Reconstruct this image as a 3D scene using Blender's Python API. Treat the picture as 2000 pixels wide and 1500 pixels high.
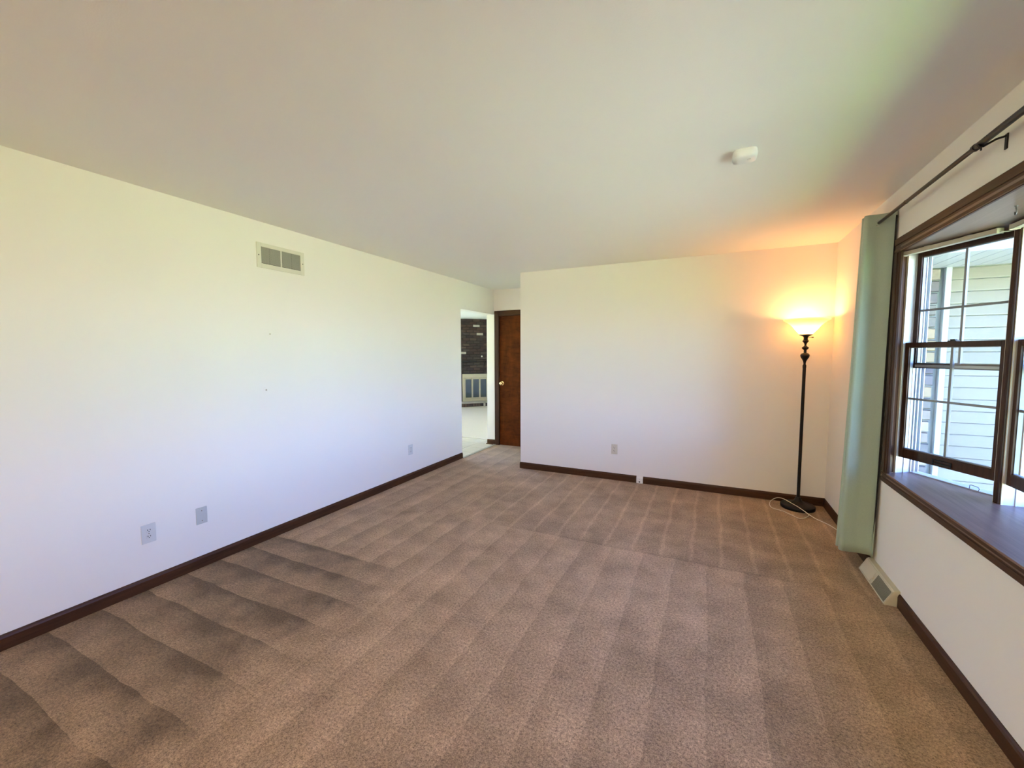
import bpy, bmesh, math, random
from mathutils import Vector, Matrix
random.seed(7)
scn = bpy.context.scene
C = scn.collection
for o in list(bpy.data.objects):
    bpy.data.objects.remove(o)
pi = math.pi

# ------------------------------------------------------------------ camera
cam_d = bpy.data.cameras.new('camera')
cam = bpy.data.objects.new('camera', cam_d); C.objects.link(cam)
cam_d.sensor_fit = 'HORIZONTAL'; cam_d.sensor_width = 36.0
cam_d.lens = 810.2 / 2000 * 36.0
cam_d.clip_start = 0.02
_r = Vector((0.90205288, 0.43161979, -0.00222571))
_u = Vector((-0.02876838, 0.06526725, 0.99745304))
_f = Vector((-0.43066574, 0.89969136, -0.07129152))
m = Matrix(((_r.x, _u.x, -_f.x, 3.0889), (_r.y, _u.y, -_f.y, 0.0), (_r.z, _u.z, -_f.z, 1.4393), (0, 0, 0, 1)))
cam.matrix_world = m
scn.camera = cam

# ------------------------------------------------------------------ light
scn.view_settings.view_transform = 'Standard'
scn.view_settings.look = 'None'
scn.view_settings.gamma = 1.0
scn.view_settings.use_curve_mapping = False
scn.view_settings.exposure = 0.30
scn.cycles.max_bounces = 12
scn.cycles.diffuse_bounces = 8
scn.cycles.glossy_bounces = 4
scn.cycles.transparent_max_bounces = 16
scn.cycles.caustics_reflective = False
scn.cycles.caustics_refractive = False
scn.cycles.sample_clamp_indirect = 12.0

SKY = 2.8
SUN = 195.0
world = bpy.data.worlds.new('sky'); scn.world = world
world.use_nodes = True
wn = world.node_tree; wn.nodes.clear()
sky = wn.nodes.new('ShaderNodeTexSky'); sky.sky_type = 'NISHITA'
sky.sun_disc = False; sky.sun_elevation = math.radians(52); sky.sun_rotation = math.radians(-60)
sky.air_density = 1.0; sky.dust_density = 0.4; sky.ozone_density = 3.0
bg = wn.nodes.new('ShaderNodeBackground'); bg.inputs['Strength'].default_value = SKY
wo = wn.nodes.new('ShaderNodeOutputWorld')
wm = wn.nodes.new('ShaderNodeMix'); wm.data_type = 'RGBA'; wm.blend_type = 'MULTIPLY'; wm.inputs[0].default_value = 1
wm.inputs[7].default_value = (.74, .89, 1.38, 1)          # deep clear-blue sky
wn.links.new(sky.outputs[0], wm.inputs[6]); wn.links.new(wm.outputs[2], bg.inputs[0]); wn.links.new(bg.outputs[0], wo.inputs[0])

sun_d = bpy.data.lights.new('sun', 'SUN'); sun_d.energy = SUN; sun_d.angle = math.radians(0.6)
sun_d.color = (1.0, 0.96, 0.91)
sun = bpy.data.objects.new('sun', sun_d); C.objects.link(sun)
sun.rotation_euler = Vector((-0.42, 0.80, 1.0)).to_track_quat('Z', 'Y').to_euler()   # comes from behind the house

# ------------------------------------------------------------------ helpers
class B:
    def __init__(s): s.v = []; s.f = []
    def add(s, vs, fs):
        n = len(s.v); s.v += [tuple(v) for v in vs]; s.f += [tuple(i + n for i in f) for f in fs]; return s
    def box(s, x0, y0, z0, x1, y1, z1):
        if x0 > x1: x0, x1 = x1, x0
        if y0 > y1: y0, y1 = y1, y0
        if z0 > z1: z0, z1 = z1, z0
        vs = [(x0,y0,z0),(x1,y0,z0),(x1,y1,z0),(x0,y1,z0),(x0,y0,z1),(x1,y0,z1),(x1,y1,z1),(x0,y1,z1)]
        return s.add(vs, [(0,3,2,1),(4,5,6,7),(0,1,5,4),(1,2,6,5),(2,3,7,6),(3,0,4,7)])
    def boxT(s, T, u0, v0, z0, u1, v1, z1):
        b = B().box(u0, v0, z0, u1, v1, z1)
        return s.add([T(*v) for v in b.v], b.f)
    def prism(s, prof, a, b, place):
        """closed profile [(p,q)] swept from a to b; place(p,q,t) -> xyz"""
        n = len(prof)
        vs = [place(p, q, a) for p, q in prof] + [place(p, q, b) for p, q in prof]
        fs = [(i, (i+1) % n, n+(i+1) % n, n+i) for i in range(n)]
        return s.add(vs, fs + [tuple(range(n-1, -1, -1)), tuple(range(n, 2*n))])
    def lathe(s, prof, c=(0,0,0), n=40, close=True):
        vs = []; fs = []
        m_ = len(prof)
        for r, z in prof:
            for k in range(n):
                a = 2*pi*k/n
                vs.append((c[0]+r*math.cos(a), c[1]+r*math.sin(a), c[2]+z))
        for i in range(m_-1):
            for k in range(n):
                fs.append((i*n+k, i*n+(k+1) % n, (i+1)*n+(k+1) % n, (i+1)*n+k))
        if close:
            fs.append(tuple(range(n-1, -1, -1))); fs.append(tuple(range((m_-1)*n, m_*n)))
        return s.add(vs, fs)
    def tube(s, pts, r, n=10, caps=True):
        pts = [Vector(p) for p in pts]
        rr = r if isinstance(r, (list, tuple)) else [r]*len(pts)
        vs = []; fs = []
        d = (pts[1]-pts[0]).normalized()
        up = Vector((0,0,1)) if abs(d.z) < .9 else Vector((1,0,0))
        nx = d.cross(up).normalized()
        for i, p in enumerate(pts):
            if i == 0: d = pts[1]-pts[0]
            elif i == len(pts)-1: d = pts[-1]-pts[-2]
            else: d = (pts[i+1]-pts[i]).normalized() + (pts[i]-pts[i-1]).normalized()
            d.normalize()
            nx = (nx - d*nx.dot(d)).normalized(); ny = d.cross(nx)
            for k in range(n):
                a = 2*pi*k/n
                vs.append(p + nx*math.cos(a)*rr[i] + ny*math.sin(a)*rr[i])
        for i in range(len(pts)-1):
            for k in range(n):
                fs.append((i*n+k, i*n+(k+1) % n, (i+1)*n+(k+1) % n, (i+1)*n+k))
        if caps:
            fs.append(tuple(range(n-1, -1, -1))); fs.append(tuple(range((len(pts)-1)*n, len(pts)*n)))
        return s.add(vs, fs)
    def mesh(s, name, off=(0,0,0)):
        me = bpy.data.meshes.new(name)
        me.from_pydata([(x-off[0], y-off[1], z-off[2]) for x, y, z in s.v], [], s.f)
        bm = bmesh.new(); bm.from_mesh(me); bmesh.ops.recalc_face_normals(bm, faces=bm.faces[:]); bm.to_mesh(me); bm.free()
        return me

ORI = {}
def obj(name, b, mat, parent=None, org=None, smooth=False, bevel=0.0, seg=2, kind=None, label=None):
    """one mesh object; b holds world coordinates. Children keep their thing's origin unless org is given"""
    po = ORI.get(parent.name, (0,0,0)) if parent else (0,0,0)
    oo = org if org is not None else (po if parent else (0,0,0))
    me = b.mesh(name, oo)
    if mat: me.materials.append(mat)
    o = bpy.data.objects.new(name, me); C.objects.link(o)
    if parent:
        o.parent = parent
    o.location = (oo[0]-po[0], oo[1]-po[1], oo[2]-po[2])
    ORI[o.name] = oo
    if smooth:
        for p in me.polygons: p.use_smooth = True
        md = o.modifiers.new('split', 'EDGE_SPLIT'); md.split_angle = math.radians(42)
    if bevel:
        md = o.modifiers.new('bevel', 'BEVEL'); md.width = bevel; md.segments = seg; md.limit_method = 'ANGLE'
        md.angle_limit = math.radians(40)
    if kind: o['kind'] = kind
    if label: o['label'] = label
    return o
def thing(name, loc, label=None, cat=None, group=None, kind=None):
    o = bpy.data.objects.new(name, None); C.objects.link(o)
    o.location = loc; o.empty_display_size = .05; ORI[o.name] = tuple(loc)
    return tag(o, label, cat, group, kind)
def tag(o, label=None, cat=None, group=None, kind=None):
    if label: o['label'] = label
    if cat: o['category'] = cat
    if group: o['group'] = group
    if kind: o['kind'] = kind
    return o
def share(name, src, parent, off):
    """another piece alike: the same mesh, moved by off in the parent's space"""
    o = bpy.data.objects.new(name, src.data); C.objects.link(o); o.parent = parent
    o.location = Vector(src.location) + Vector(off)
    return o

# ------------------------------------------------------------------ materials
def mat(name):
    m_ = bpy.data.materials.new(name); m_.use_nodes = True
    nt = m_.node_tree
    return m_, nt, nt.nodes['Principled BSDF']
def N(nt, t, **kw):
    n = nt.nodes.new(t)
    for k, v in kw.items():
        if k in n.inputs: n.inputs[k].default_value = v
        else: setattr(n, k, v)
    return n
def math_(nt, op, a, b=None, c=None):
    n = nt.nodes.new('ShaderNodeMath'); n.operation = op
    for i, x in enumerate((a, b, c)):
        if x is None: continue
        if isinstance(x, (int, float)): n.inputs[i].default_value = x
        else: nt.links.new(x, n.inputs[i])
    return n.outputs[0]
def mixc(nt, f, a, b):
    n = nt.nodes.new('ShaderNodeMix'); n.data_type = 'RGBA'
    for s_, x in ((0, f), (6, a), (7, b)):
        if isinstance(x, (int, float)): n.inputs[s_].default_value = x
        elif isinstance(x, tuple): n.inputs[s_].default_value = (*x, 1)
        else: nt.links.new(x, n.inputs[s_])
    return n.outputs[2]
def noise(nt, scale, detail=3, rough=.55, vec=None, dist=0):
    n = N(nt, 'ShaderNodeTexNoise'); n.inputs['Scale'].default_value = scale
    n.inputs['Detail'].default_value = detail; n.inputs['Roughness'].default_value = rough
    n.inputs['Distortion'].default_value = dist
    if vec is None:
        vec = coord(nt)
    nt.links.new(vec, n.inputs['Vector'])
    return n.outputs['Fac']
def coord(nt, scale=(1,1,1)):
    g = nt.nodes.new('ShaderNodeTexCoord')
    if scale == (1,1,1): return g.outputs['Object']
    mp = nt.nodes.new('ShaderNodeMapping'); mp.inputs['Scale'].default_value = scale
    nt.links.new(g.outputs['Object'], mp.inputs['Vector'])
    return mp.outputs['Vector']
def bump(nt, bs, h, strength=.2, dist=.002):
    n = nt.nodes.new('ShaderNodeBump'); n.inputs['Strength'].default_value = strength; n.inputs['Distance'].default_value = dist
    nt.links.new(h, n.inputs['Height']); nt.links.new(n.outputs[0], bs.inputs['Normal'])
def ramp(nt, f, lo, hi):
    n = nt.nodes.new('ShaderNodeMapRange'); n.inputs[1].default_value = lo; n.inputs[2].default_value = hi
    nt.links.new(f, n.inputs[0]); return n.outputs[0]

def plain(name, col, rough=.5, var=.04, nscale=8, metal=0.0, bumpk=0.0, bscale=200):
    m_, nt, bs = mat(name)
    n = noise(nt, nscale, 3)
    a = tuple(c*(1-var) for c in col); b = tuple(min(1, c*(1+var)) for c in col)
    nt.links.new(mixc(nt, n, a, b), bs.inputs['Base Color'])
    bs.inputs['Roughness'].default_value = rough; bs.inputs['Metallic'].default_value = metal
    if bumpk:
        bump(nt, bs, noise(nt, bscale, 2), bumpk, .001)
    return m_
def wood(name, dark, light, axis='z', rough=.42, sc=1.0, blot=.35):
    m_, nt, bs = mat(name)
    s_ = {'x': (1.2, 22, 22), 'y': (22, 1.2, 22), 'z': (22, 22, 1.2)}[axis]
    v = coord(nt, tuple(a*sc for a in s_))
    g = noise(nt, 3.0, 6, .65, v, .6)
    fine = noise(nt, 14.0, 3, .6, v)
    bl = noise(nt, 2.2, 3)
    f = math_(nt, 'ADD', math_(nt, 'MULTIPLY', ramp(nt, g, .3, .72), 1-blot), math_(nt, 'MULTIPLY', bl, blot))
    f = math_(nt, 'MULTIPLY', f, math_(nt, 'ADD', math_(nt, 'MULTIPLY', fine, .5), .72))
    nt.links.new(mixc(nt, f, dark, light), bs.inputs['Base Color'])
    bs.inputs['Roughness'].default_value = rough; bs.inputs['Specular IOR Level'].default_value = .18
    bump(nt, bs, fine, .05, .0004)
    return m_

def paint(name, col, tex=.12):
    m_, nt, bs = mat(name)
    a = tuple(c*.985 for c in col)
    nt.links.new(mixc(nt, noise(nt, 1.2, 2), a, col), bs.inputs['Base Color'])
    bs.inputs['Roughness'].default_value = .75
    bs.inputs['Specular IOR Level'].default_value = .25
    bump(nt, bs, noise(nt, 170, 3, .6), tex, .0015)
    return m_

M = {}
M['wall'] = paint('warm_white_paint', (.84, .795, .735))
M['ceil'] = paint('ceiling_paint', (.85, .83, .79), .22)
M['wood_x'] = wood('walnut_trim_x', (.022, .009, .004), (.098, .040, .016), 'x')
M['wood_y'] = wood('walnut_trim_y', (.022, .009, .004), (.098, .040, .016), 'y')
M['wood_z'] = wood('walnut_trim_z', (.018, .0075, .004), (.076, .031, .014), 'z')
M['seat'] = wood('bay_seat_veneer', (.10, .055, .04), (.26, .16, .125), 'y', .36, .5)
M['cream'] = plain('cream_plastic', (.62, .57, .45), .45, .03)
M['white'] = plain('white_plastic', (.74, .74, .71), .4, .02)
M['offwhite'] = plain('pale_grey_plastic', (.62, .62, .60), .45, .02)
M['vinyl'] = plain('white_vinyl', (.50, .51, .52), .35, .02)
M['dark'] = plain('dark_slot', (.02, .018, .015), .7)
M['brass'] = plain('brass', (.80, .60, .30), .22, .03, metal=1.0)
M['bronze'] = plain('oil_rubbed_bronze', (.007, .005, .004), .42, .25, 30)
M['rod'] = plain('bronze_rod', (.012, .007, .005), .36, .3, 20)
for k_ in ('bronze', 'rod'): M[k_].node_tree.nodes['Principled BSDF'].inputs['Specular IOR Level'].default_value = .3
M['silver'] = plain('brushed_silver', (.70, .68, .62), .25, .05, metal=1.0)
M['greymetal'] = plain('grey_muntin_metal', (.20, .21, .215), .4, .05)

# carpet with vacuum strokes in the nap
def carpet():
    m_, nt, bs = mat('brown_carpet')
    tc = nt.nodes.new('ShaderNodeTexCoord'); P = tc.outputs['Object']
    wob = noise(nt, 2.3, 2, .5, P)
    wob2 = noise(nt, 7.0, 3, .6, P)
    sx = nt.nodes.new('ShaderNodeSeparateXYZ'); nt.links.new(P, sx.inputs[0])
    w = math_(nt, 'ADD', math_(nt, 'MULTIPLY', math_(nt, 'SUBTRACT', wob, .5), .05), math_(nt, 'MULTIPLY', math_(nt, 'SUBTRACT', wob2, .5), .016))
    x = math_(nt, 'ADD', sx.outputs[0], w); y = math_(nt, 'ADD', sx.outputs[1], w)
    per = .212
    def step(v, e, wd):     # 0 below e, 1 above
        return ramp(nt, v, e-wd, e+wd)
    # strokes along x by the left wall, soft saw with the sharp edge at y = .82 + k*per
    fy = math_(nt, 'FRACT', math_(nt, 'DIVIDE', math_(nt, 'SUBTRACT', y, .82-10*per), per))
    left = math_(nt, 'SUBTRACT', .30, math_(nt, 'MULTIPLY', math_(nt, 'POWER', fy, 1.6), .70))  # low base value covers nap and the window light missing here
    fx = math_(nt, 'FRACT', math_(nt, 'DIVIDE', math_(nt, 'SUBTRACT', x, 3.11-20*per), per))
    fore = math_(nt, 'ADD', .52, math_(nt, 'MULTIPLY', fx, .38))
    fore = math_(nt, 'SUBTRACT', fore, math_(nt, 'MULTIPLY', step(x, 3.32, .02), .20))
    # back strip: thin pale ridges between strokes
    d = math_(nt, 'ABSOLUTE', math_(nt, 'SUBTRACT', math_(nt, 'FRACT', math_(nt, 'DIVIDE', math_(nt, 'SUBTRACT', x, 3.0-20*.198-.099), .198)), .5))
    line = math_(nt, 'SUBTRACT', 1.0, ramp(nt, d, .02, .10))
    back = math_(nt, 'ADD', .36, math_(nt, 'MULTIPLY', line, .42))
    mid = math_(nt, 'ADD', .22, math_(nt, 'MULTIPLY', fx, .45))
    xl = math_(nt, 'ADD', sx.outputs[0], math_(nt, 'MULTIPLY', math_(nt, 'SUBTRACT', wob, .5), 1.3))
    mL = math_(nt, 'MULTIPLY', math_(nt, 'SUBTRACT', 1.0, step(xl, 1.22, .34)), math_(nt, 'SUBTRACT', 1.0, step(y, 2.10, .02)))
    seam_y = math_(nt, 'ADD', sx.outputs[1], math_(nt, 'MULTIPLY', w, .6))
    mB = math_(nt, 'MULTIPLY', step(seam_y, 3.05, .02), step(x, .95, .3))
    mM = math_(nt, 'MULTIPLY', math_(nt, 'SUBTRACT', 1.0, step(x, 1.45, .10)), step(y, 2.10, .02))
    def lerp(a, b, f):
        return math_(nt, 'ADD', math_(nt, 'MULTIPLY', a, math_(nt, 'SUBTRACT', 1.0, f)), math_(nt, 'MULTIPLY', b, f))
    v = lerp(fore, mid, mM); v = lerp(v, back, mB); v = lerp(v, left, mL)
    # seam where two sets of strokes meet
    ds = math_(nt, 'ABSOLUTE', math_(nt, 'SUBTRACT', seam_y, 3.045))
    seam = math_(nt, 'MULTIPLY', math_(nt, 'SUBTRACT', 1.0, ramp(nt, ds, .004, .022)), math_(nt, 'MULTIPLY', step(x, 1.5, .2), math_(nt, 'SUBTRACT', 1.0, step(x, 3.6, .2))))
    v = math_(nt, 'SUBTRACT', v, math_(nt, 'MULTIPLY', seam, .35))
    blot = noise(nt, 4.5, 4, .6, P)
    v = lerp(v, ramp(nt, blot, .28, .72), .46)
    v = math_(nt, 'ADD', v, math_(nt, 'MULTIPLY', math_(nt, 'SUBTRACT', noise(nt, 1.3, 3, .6, P), .5), .5))
    v = math_(nt, 'SUBTRACT', math_(nt, 'ADD', v, .10), math_(nt, 'MULTIPLY', mL, .12))  # left region darker again: part nap, part shade put into the colour
    v = math_(nt, 'MAXIMUM', v, 0.0)
    fib = noise(nt, 210, 2, .6, P)
    tuft = noise(nt, 85, 2, .6, P)
    t = math_(nt, 'ADD', math_(nt, 'MULTIPLY', fib, .55), math_(nt, 'MULTIPLY', tuft, .45))
    tt = ramp(nt, t, .33, .66)
    col = mixc(nt, v, (.128, .079, .039), (.53, .352, .215))
    spk = mixc(nt, tt, (.34, .31, .29), (1.55, 1.55, 1.55))
    mul = nt.nodes.new('ShaderNodeMix'); mul.data_type = 'RGBA'; mul.blend_type = 'MULTIPLY'; mul.inputs[0].default_value = 1
    nt.links.new(col, mul.inputs[6]); nt.links.new(spk, mul.inputs[7])
    nt.links.new(mul.outputs[2], bs.inputs['Base Color'])
    bs.inputs['Roughness'].default_value = .95
    bs.inputs['Specular IOR Level'].default_value = .1
    bs.inputs['Sheen Weight'].default_value = .12; bs.inputs['Sheen Roughness'].default_value = .6
    bump(nt, bs, t, .7, .006)
    return m_
M['carpet'] = carpet()

def glass():
    m_, nt, bs = mat('window_glass')
    nt.nodes.remove(bs)
    out = nt.nodes['Material Output']
    tr = nt.nodes.new('ShaderNodeBsdfTransparent'); tr.inputs[0].default_value = (.93, .96, .95, 1)
    gl = nt.nodes.new('ShaderNodeBsdfGlossy'); gl.inputs['Roughness'].default_value = .02
    fr = nt.nodes.new('ShaderNodeFresnel'); fr.inputs[0].default_value = 1.45
    n = noise(nt, 3, 2)
    mx = nt.nodes.new('ShaderNodeMixShader')
    nt.links.new(math_(nt, 'MULTIPLY', fr.outputs[0], math_(nt, 'ADD', .9, math_(nt, 'MULTIPLY', n, .2))), mx.inputs[0])
    nt.links.new(tr.outputs[0], mx.inputs[1]); nt.links.new(gl.outputs[0], mx.inputs[2])
    nt.links.new(mx.outputs[0], out.inputs[0])
    return m_
M['glass'] = glass()

# ------------------------------------------------------------------ dimensions
H = 2.44; W = 4.096; YB = 4.725; YE = 5.802; XB = .946; YO = 4.839; Y0 = -6.0
BH = .078; BT = .012

# ------------------------------------------------------------------ floors, ceiling, walls
floor = obj('floor', B().box(0, Y0, -.06, W, YB, 0).box(0, YB, -.06, XB, YE+.12, 0), M['carpet'], kind='structure')
obj('ceiling', B().box(-.13, Y0-.15, H, W+.15, YE+.12, H+.12), M['ceil'], kind='structure')
obj('wall_left', B().box(-.13, Y0, -.06, 0, YO, H).box(-.13, YO, 2.06, 0, YE, H), M['wall'], kind='structure')
obj('wall_back', B().box(XB, YB, -.06, W+.15, YB+.12, H), M['wall'], kind='structure')
YC = 2.0
OY1 = 3.293; OY0 = 2*YC-OY1; OZ0, OZ1 = .66, 2.07
obj('wall_right', B().prism([(W, OY1), (W+.15, OY1+.077), (W+.15, YB), (W, YB)], -.06, H, lambda p, q, t: (p, q, t))
    .prism([(W, OY0), (W+.15, OY0-.077), (W+.15, Y0), (W, Y0)], -.06, H, lambda p, q, t: (p, q, t))
    .box(W, OY0, -.06, W+.15, OY1, OZ0).box(W, OY0, OZ1, W+.15, OY1, H), M['wall'], kind='structure')
obj('wall_hall_right', B().box(XB, YB+.12, -.06, XB+.12, YE, H), M['wall'], kind='structure')
obj('wall_hall_end', B().box(-.13, YE, -.06, .075, YE+.12, H).box(.075, YE, 2.05, .875, YE+.12, H)
    .box(.875, YE, -.06, XB+.12, YE+.12, H), M['wall'], kind='structure')
obj('wall_behind', B().box(-.13, Y0-.12, -.06, W+.15, Y0, H), M['wall'], kind='structure')

# baseboards: flat board with an eased top edge
BP = [(0, 0), (BT, 0), (BT, BH-.018), (BT-.003, BH-.008), (.004, BH), (0, BH)]
obj('baseboard_left', B().prism(BP, Y0, YO, lambda p, q, t: (p, t, q)), M['wood_y'], kind='structure')
obj('baseboard_back', B().prism(BP, XB, 2.374, lambda p, q, t: (t, YB-p, q)).prism(BP, 2.446, W, lambda p, q, t: (t, YB-p, q)), M['wood_x'], kind='structure')
obj('baseboard_right', B().prism(BP, Y0, 2.985, lambda p, q, t: (W-p, t, q)), M['wood_y'], kind='structure')
obj('baseboard_right', B().prism(BP, 3.43, YB-BT, lambda p, q, t: (W-p, t, q)), M['wood_y'], kind='structure')
obj('baseboard_hall_end', B().prism(BP, -.13, .008, lambda p, q, t: (t, YE-p, q)).box(-.142, YE-.022, 0, .008, YE, .014), M['wood_x'], kind='structure')
obj('baseboard_hall_right', B().prism(BP, YB, YE-.012, lambda p, q, t: (XB-p, t, q)), M['wood_y'], kind='structure')

# hall door: flat birch slab stained dark, casing, brass knob
def birch():
    m_, nt, bs = mat('figured_birch_door')
    v = coord(nt, (5, 5, 1.6))
    a = noise(nt, 1.6, 5, .6, v, 1.2); b = noise(nt, 6, 4, .6, coord(nt, (1, 1, 3.5)), .8); c = noise(nt, 40, 3, .6, coord(nt, (14, 14, .6)))
    f = math_(nt, 'ADD', math_(nt, 'MULTIPLY', ramp(nt, a, .3, .7), .55), math_(nt, 'MULTIPLY', ramp(nt, b, .35, .65), .35))
    f = math_(nt, 'ADD', f, math_(nt, 'MULTIPLY', c, .15))
    nt.links.new(mixc(nt, f, (.032, .0075, .0015), (.135, .036, .007)), bs.inputs['Base Color'])
    bs.inputs['Roughness'].default_value = .5; bs.inputs['Specular IOR Level'].default_value = .06
    return m_
M['birch'] = birch()
d1 = thing('door_1', (.475, YE, 0), kind='structure')
obj('door_slab', B().box(.091, YE+.012, .003, .859, YE+.047, 2.035), M['birch'], d1, bevel=.002)
cz = B()
for a, b_ in ((.012, .091), (.859, .938)):
    cz.box(a, YE-.014, 0, b_, YE, 2.115)
    cz.box(a+.045 if a < .5 else b_-.079, YE-.018, 0, a+.079 if a < .5 else b_-.045, YE-.014, 2.115)
obj('side_casing', cz, M['wood_z'], d1, bevel=.003)
obj('head_casing', B().box(.012, YE-.0145, 2.036, .938, YE, 2.115), M['wood_x'], d1, bevel=.003)
obj('jamb', B().box(.075, YE, 0, .091, YE+.12, 2.05).box(.859, YE, 0, .875, YE+.12, 2.05).box(.075, YE, 2.036, .875, YE+.12, 2.05), M['wood_z'], d1)
def lathe_y(prof, c, n=24):
    b = B().lathe(prof, (0,0,0), n)
    r = B(); r.add([(c[0]+x, c[1]-z, c[2]+y) for x, y, z in b.v], b.f); return r
kn = obj('knob', lathe_y([(.001,-.0),(.011,0),(.011,.022),(.02,.030),(.027,.040),(.0285,.050),(.025,.060),(.015,.066),(.001,.067)], (.138, YE+.010, .985)), M['brass'], d1, smooth=True, label='polished brass knob')
obj('rosette', lathe_y([(.001,0),(.032,0),(.031,.005),(.02,.009),(.001,.0095)], (.138, YE+.012, .985)), M['brass'], kn, smooth=True)

# ------------------------------------------------------------------ window trim and bay
A0 = Vector((4.140, 3.299)); ang = math.radians(27.0)
U1 = Vector((math.sin(ang), -math.cos(ang))); N1 = Vector((math.cos(ang), math.sin(ang)))
WU = .512
def T1(u, v, z): return (A0.x+U1.x*u+N1.x*v, A0.y+U1.y*u+N1.y*v, z)
Cc = Vector(T1(.535, 0, 0)[:2])
def T2(u, v, z): return (Cc.x+v, Cc.y-.022-u, z)
WC = ((Cc.y-.022) - (2*YC-Cc.y+.022) - .045)/2
def T3(u, v, z): return (Cc.x+v, Cc.y-.022-WC-.045-u, z)
def T4(u, v, z):                                   # mirror image of the first unit
    x, y, z = T1(WU-u, v, z); return (x, 2*YC-y, z)
ZS, ZH = .705, 2.045

tr = thing('trim_1', (W, YC, ZS), kind='structure')
TX0 = W-.018
def casing_profile_y(y0, y1, z0, z1, flip=False):
    b = B().box(TX0+.004, y0, z0, W, y1, z1)
    h_ = z1-z0
    if not flip: b.box(TX0, y0, z0+h_*.52, TX0+.006, y1, z1-.004); b.box(TX0+.001, y0, z0+.006, TX0+.006, y1, z0+.022)
    else: b.box(TX0, y0, z0+.004, TX0+.006, y1, z0+h_*.48); b.box(TX0+.001, y0, z1-.022, TX0+.006, y1, z1-.006)
    return b
YL1, YL0 = 3.332, 3.243
obj('head_casing', casing_profile_y(2*YC-YL1, YL1, 2.042, 2.131), M['wood_y'], tr, bevel=.0025)
obj('apron', casing_profile_y(2*YC-YL1, YL1, .638, ZS-.002, True), M['wood_y'], tr, bevel=.0025)
sc_ = B()
for y0, y1, s_ in ((YL0, YL1, 1), (2*YC-YL1, 2*YC-YL0, -1)):
    sc_.box(TX0+.004, y0, ZS-.002, W, y1, 2.042)
    if s_ > 0: sc_.box(TX0, y0+.042, ZS-.002, TX0+.006, y1-.004, 2.042); sc_.box(TX0+.001, y0+.006, ZS-.002, TX0+.006, y0+.02, 2.042)
    else: sc_.box(TX0, y0+.004, ZS-.002, TX0+.006, y1-.042, 2.042)
obj('side_casing', sc_, M['wood_z'], tr, bevel=.0025)
a = Vector(T1(-.0135, -.001, 0)); a2 = Vector(T1(-.0135, .12, 0))
jb = B()
for s_ in (0, 1):
    ps = [(W-.012, YL0+.004), (a.x, a.y), (a2.x, a2.y), (W-.001, a2.y)]
    if s_: ps = [(x, 2*YC-y) for x, y in ps]
    jb.prism(ps, ZS, ZH, lambda p, q, t: (p, q, t))
obj('jamb_board', jb, M['wood_z'], tr)
VO = .15                                             # depth of the window units
poly = [(W-.014, YL0+.08)] + [T1(-.02, VO, 0)[:2], T1(.535, 0, 0)[:2]]
o1 = T1(-.04, VO, 0)[:2]; cpt = (Cc.x+VO, Cc.y+VO*math.tan(ang/2))
bayp = [(TX0+.002, YL0+.001), (W, YL0+.02), o1, cpt, (cpt[0], 2*YC-cpt[1]), (o1[0], 2*YC-o1[1]), (W, 2*YC-YL0-.02), (TX0+.002, 2*YC-YL0-.001)]
obj('seat_board', B().prism(bayp, ZS-.03, ZS, lambda p, q, t: (p, q, t)), M['seat'], tr, bevel=.002)
M['headveneer'] = wood('bay_head_veneer', (.11, .065, .045), (.24, .16, .12), 'y', .3, .5)
obj('head_board', B().prism(bayp, ZH, ZH+.03, lambda p, q, t: (p, q, t)), M['headveneer'], tr)
# corner posts
pst = B()
for s_ in (0, 1):
    ps = [T1(WU+.006, -.012, 0)[:2], T1(WU+.006, VO, 0)[:2], (cpt[0], cpt[1]), T2(-.006, VO, 0)[:2], T2(-.006, -.012, 0)[:2], (Cc.x-.012, Cc.y-.012*math.tan(ang/2))]
    if s_: ps = [(x, 2*YC-y) for x, y in ps]
    pst.prism(ps, ZS, ZH, lambda p, q, t: (p, q, t))
obj('corner_post', pst, M['wood_z'], tr, bevel=.002)
obj('mullion', B().boxT(T2, WC+.004, -.014, ZS, WC+.041, VO, ZH), M['wood_z'], tr, bevel=.002)
# outside of the bay: panel below the seat and small roof above
shp = [(W+.152, o1[1]-.0)] + bayp[2:-2] + [(W+.152, bayp[5][1])]
obj('bay_shell', B().prism(shp, .25, ZS-.031, lambda p, q, t: (p, q, t)).prism(shp, ZH+.031, ZH+.25, lambda p, q, t: (p, q, t)), M['vinyl'], tr)

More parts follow.
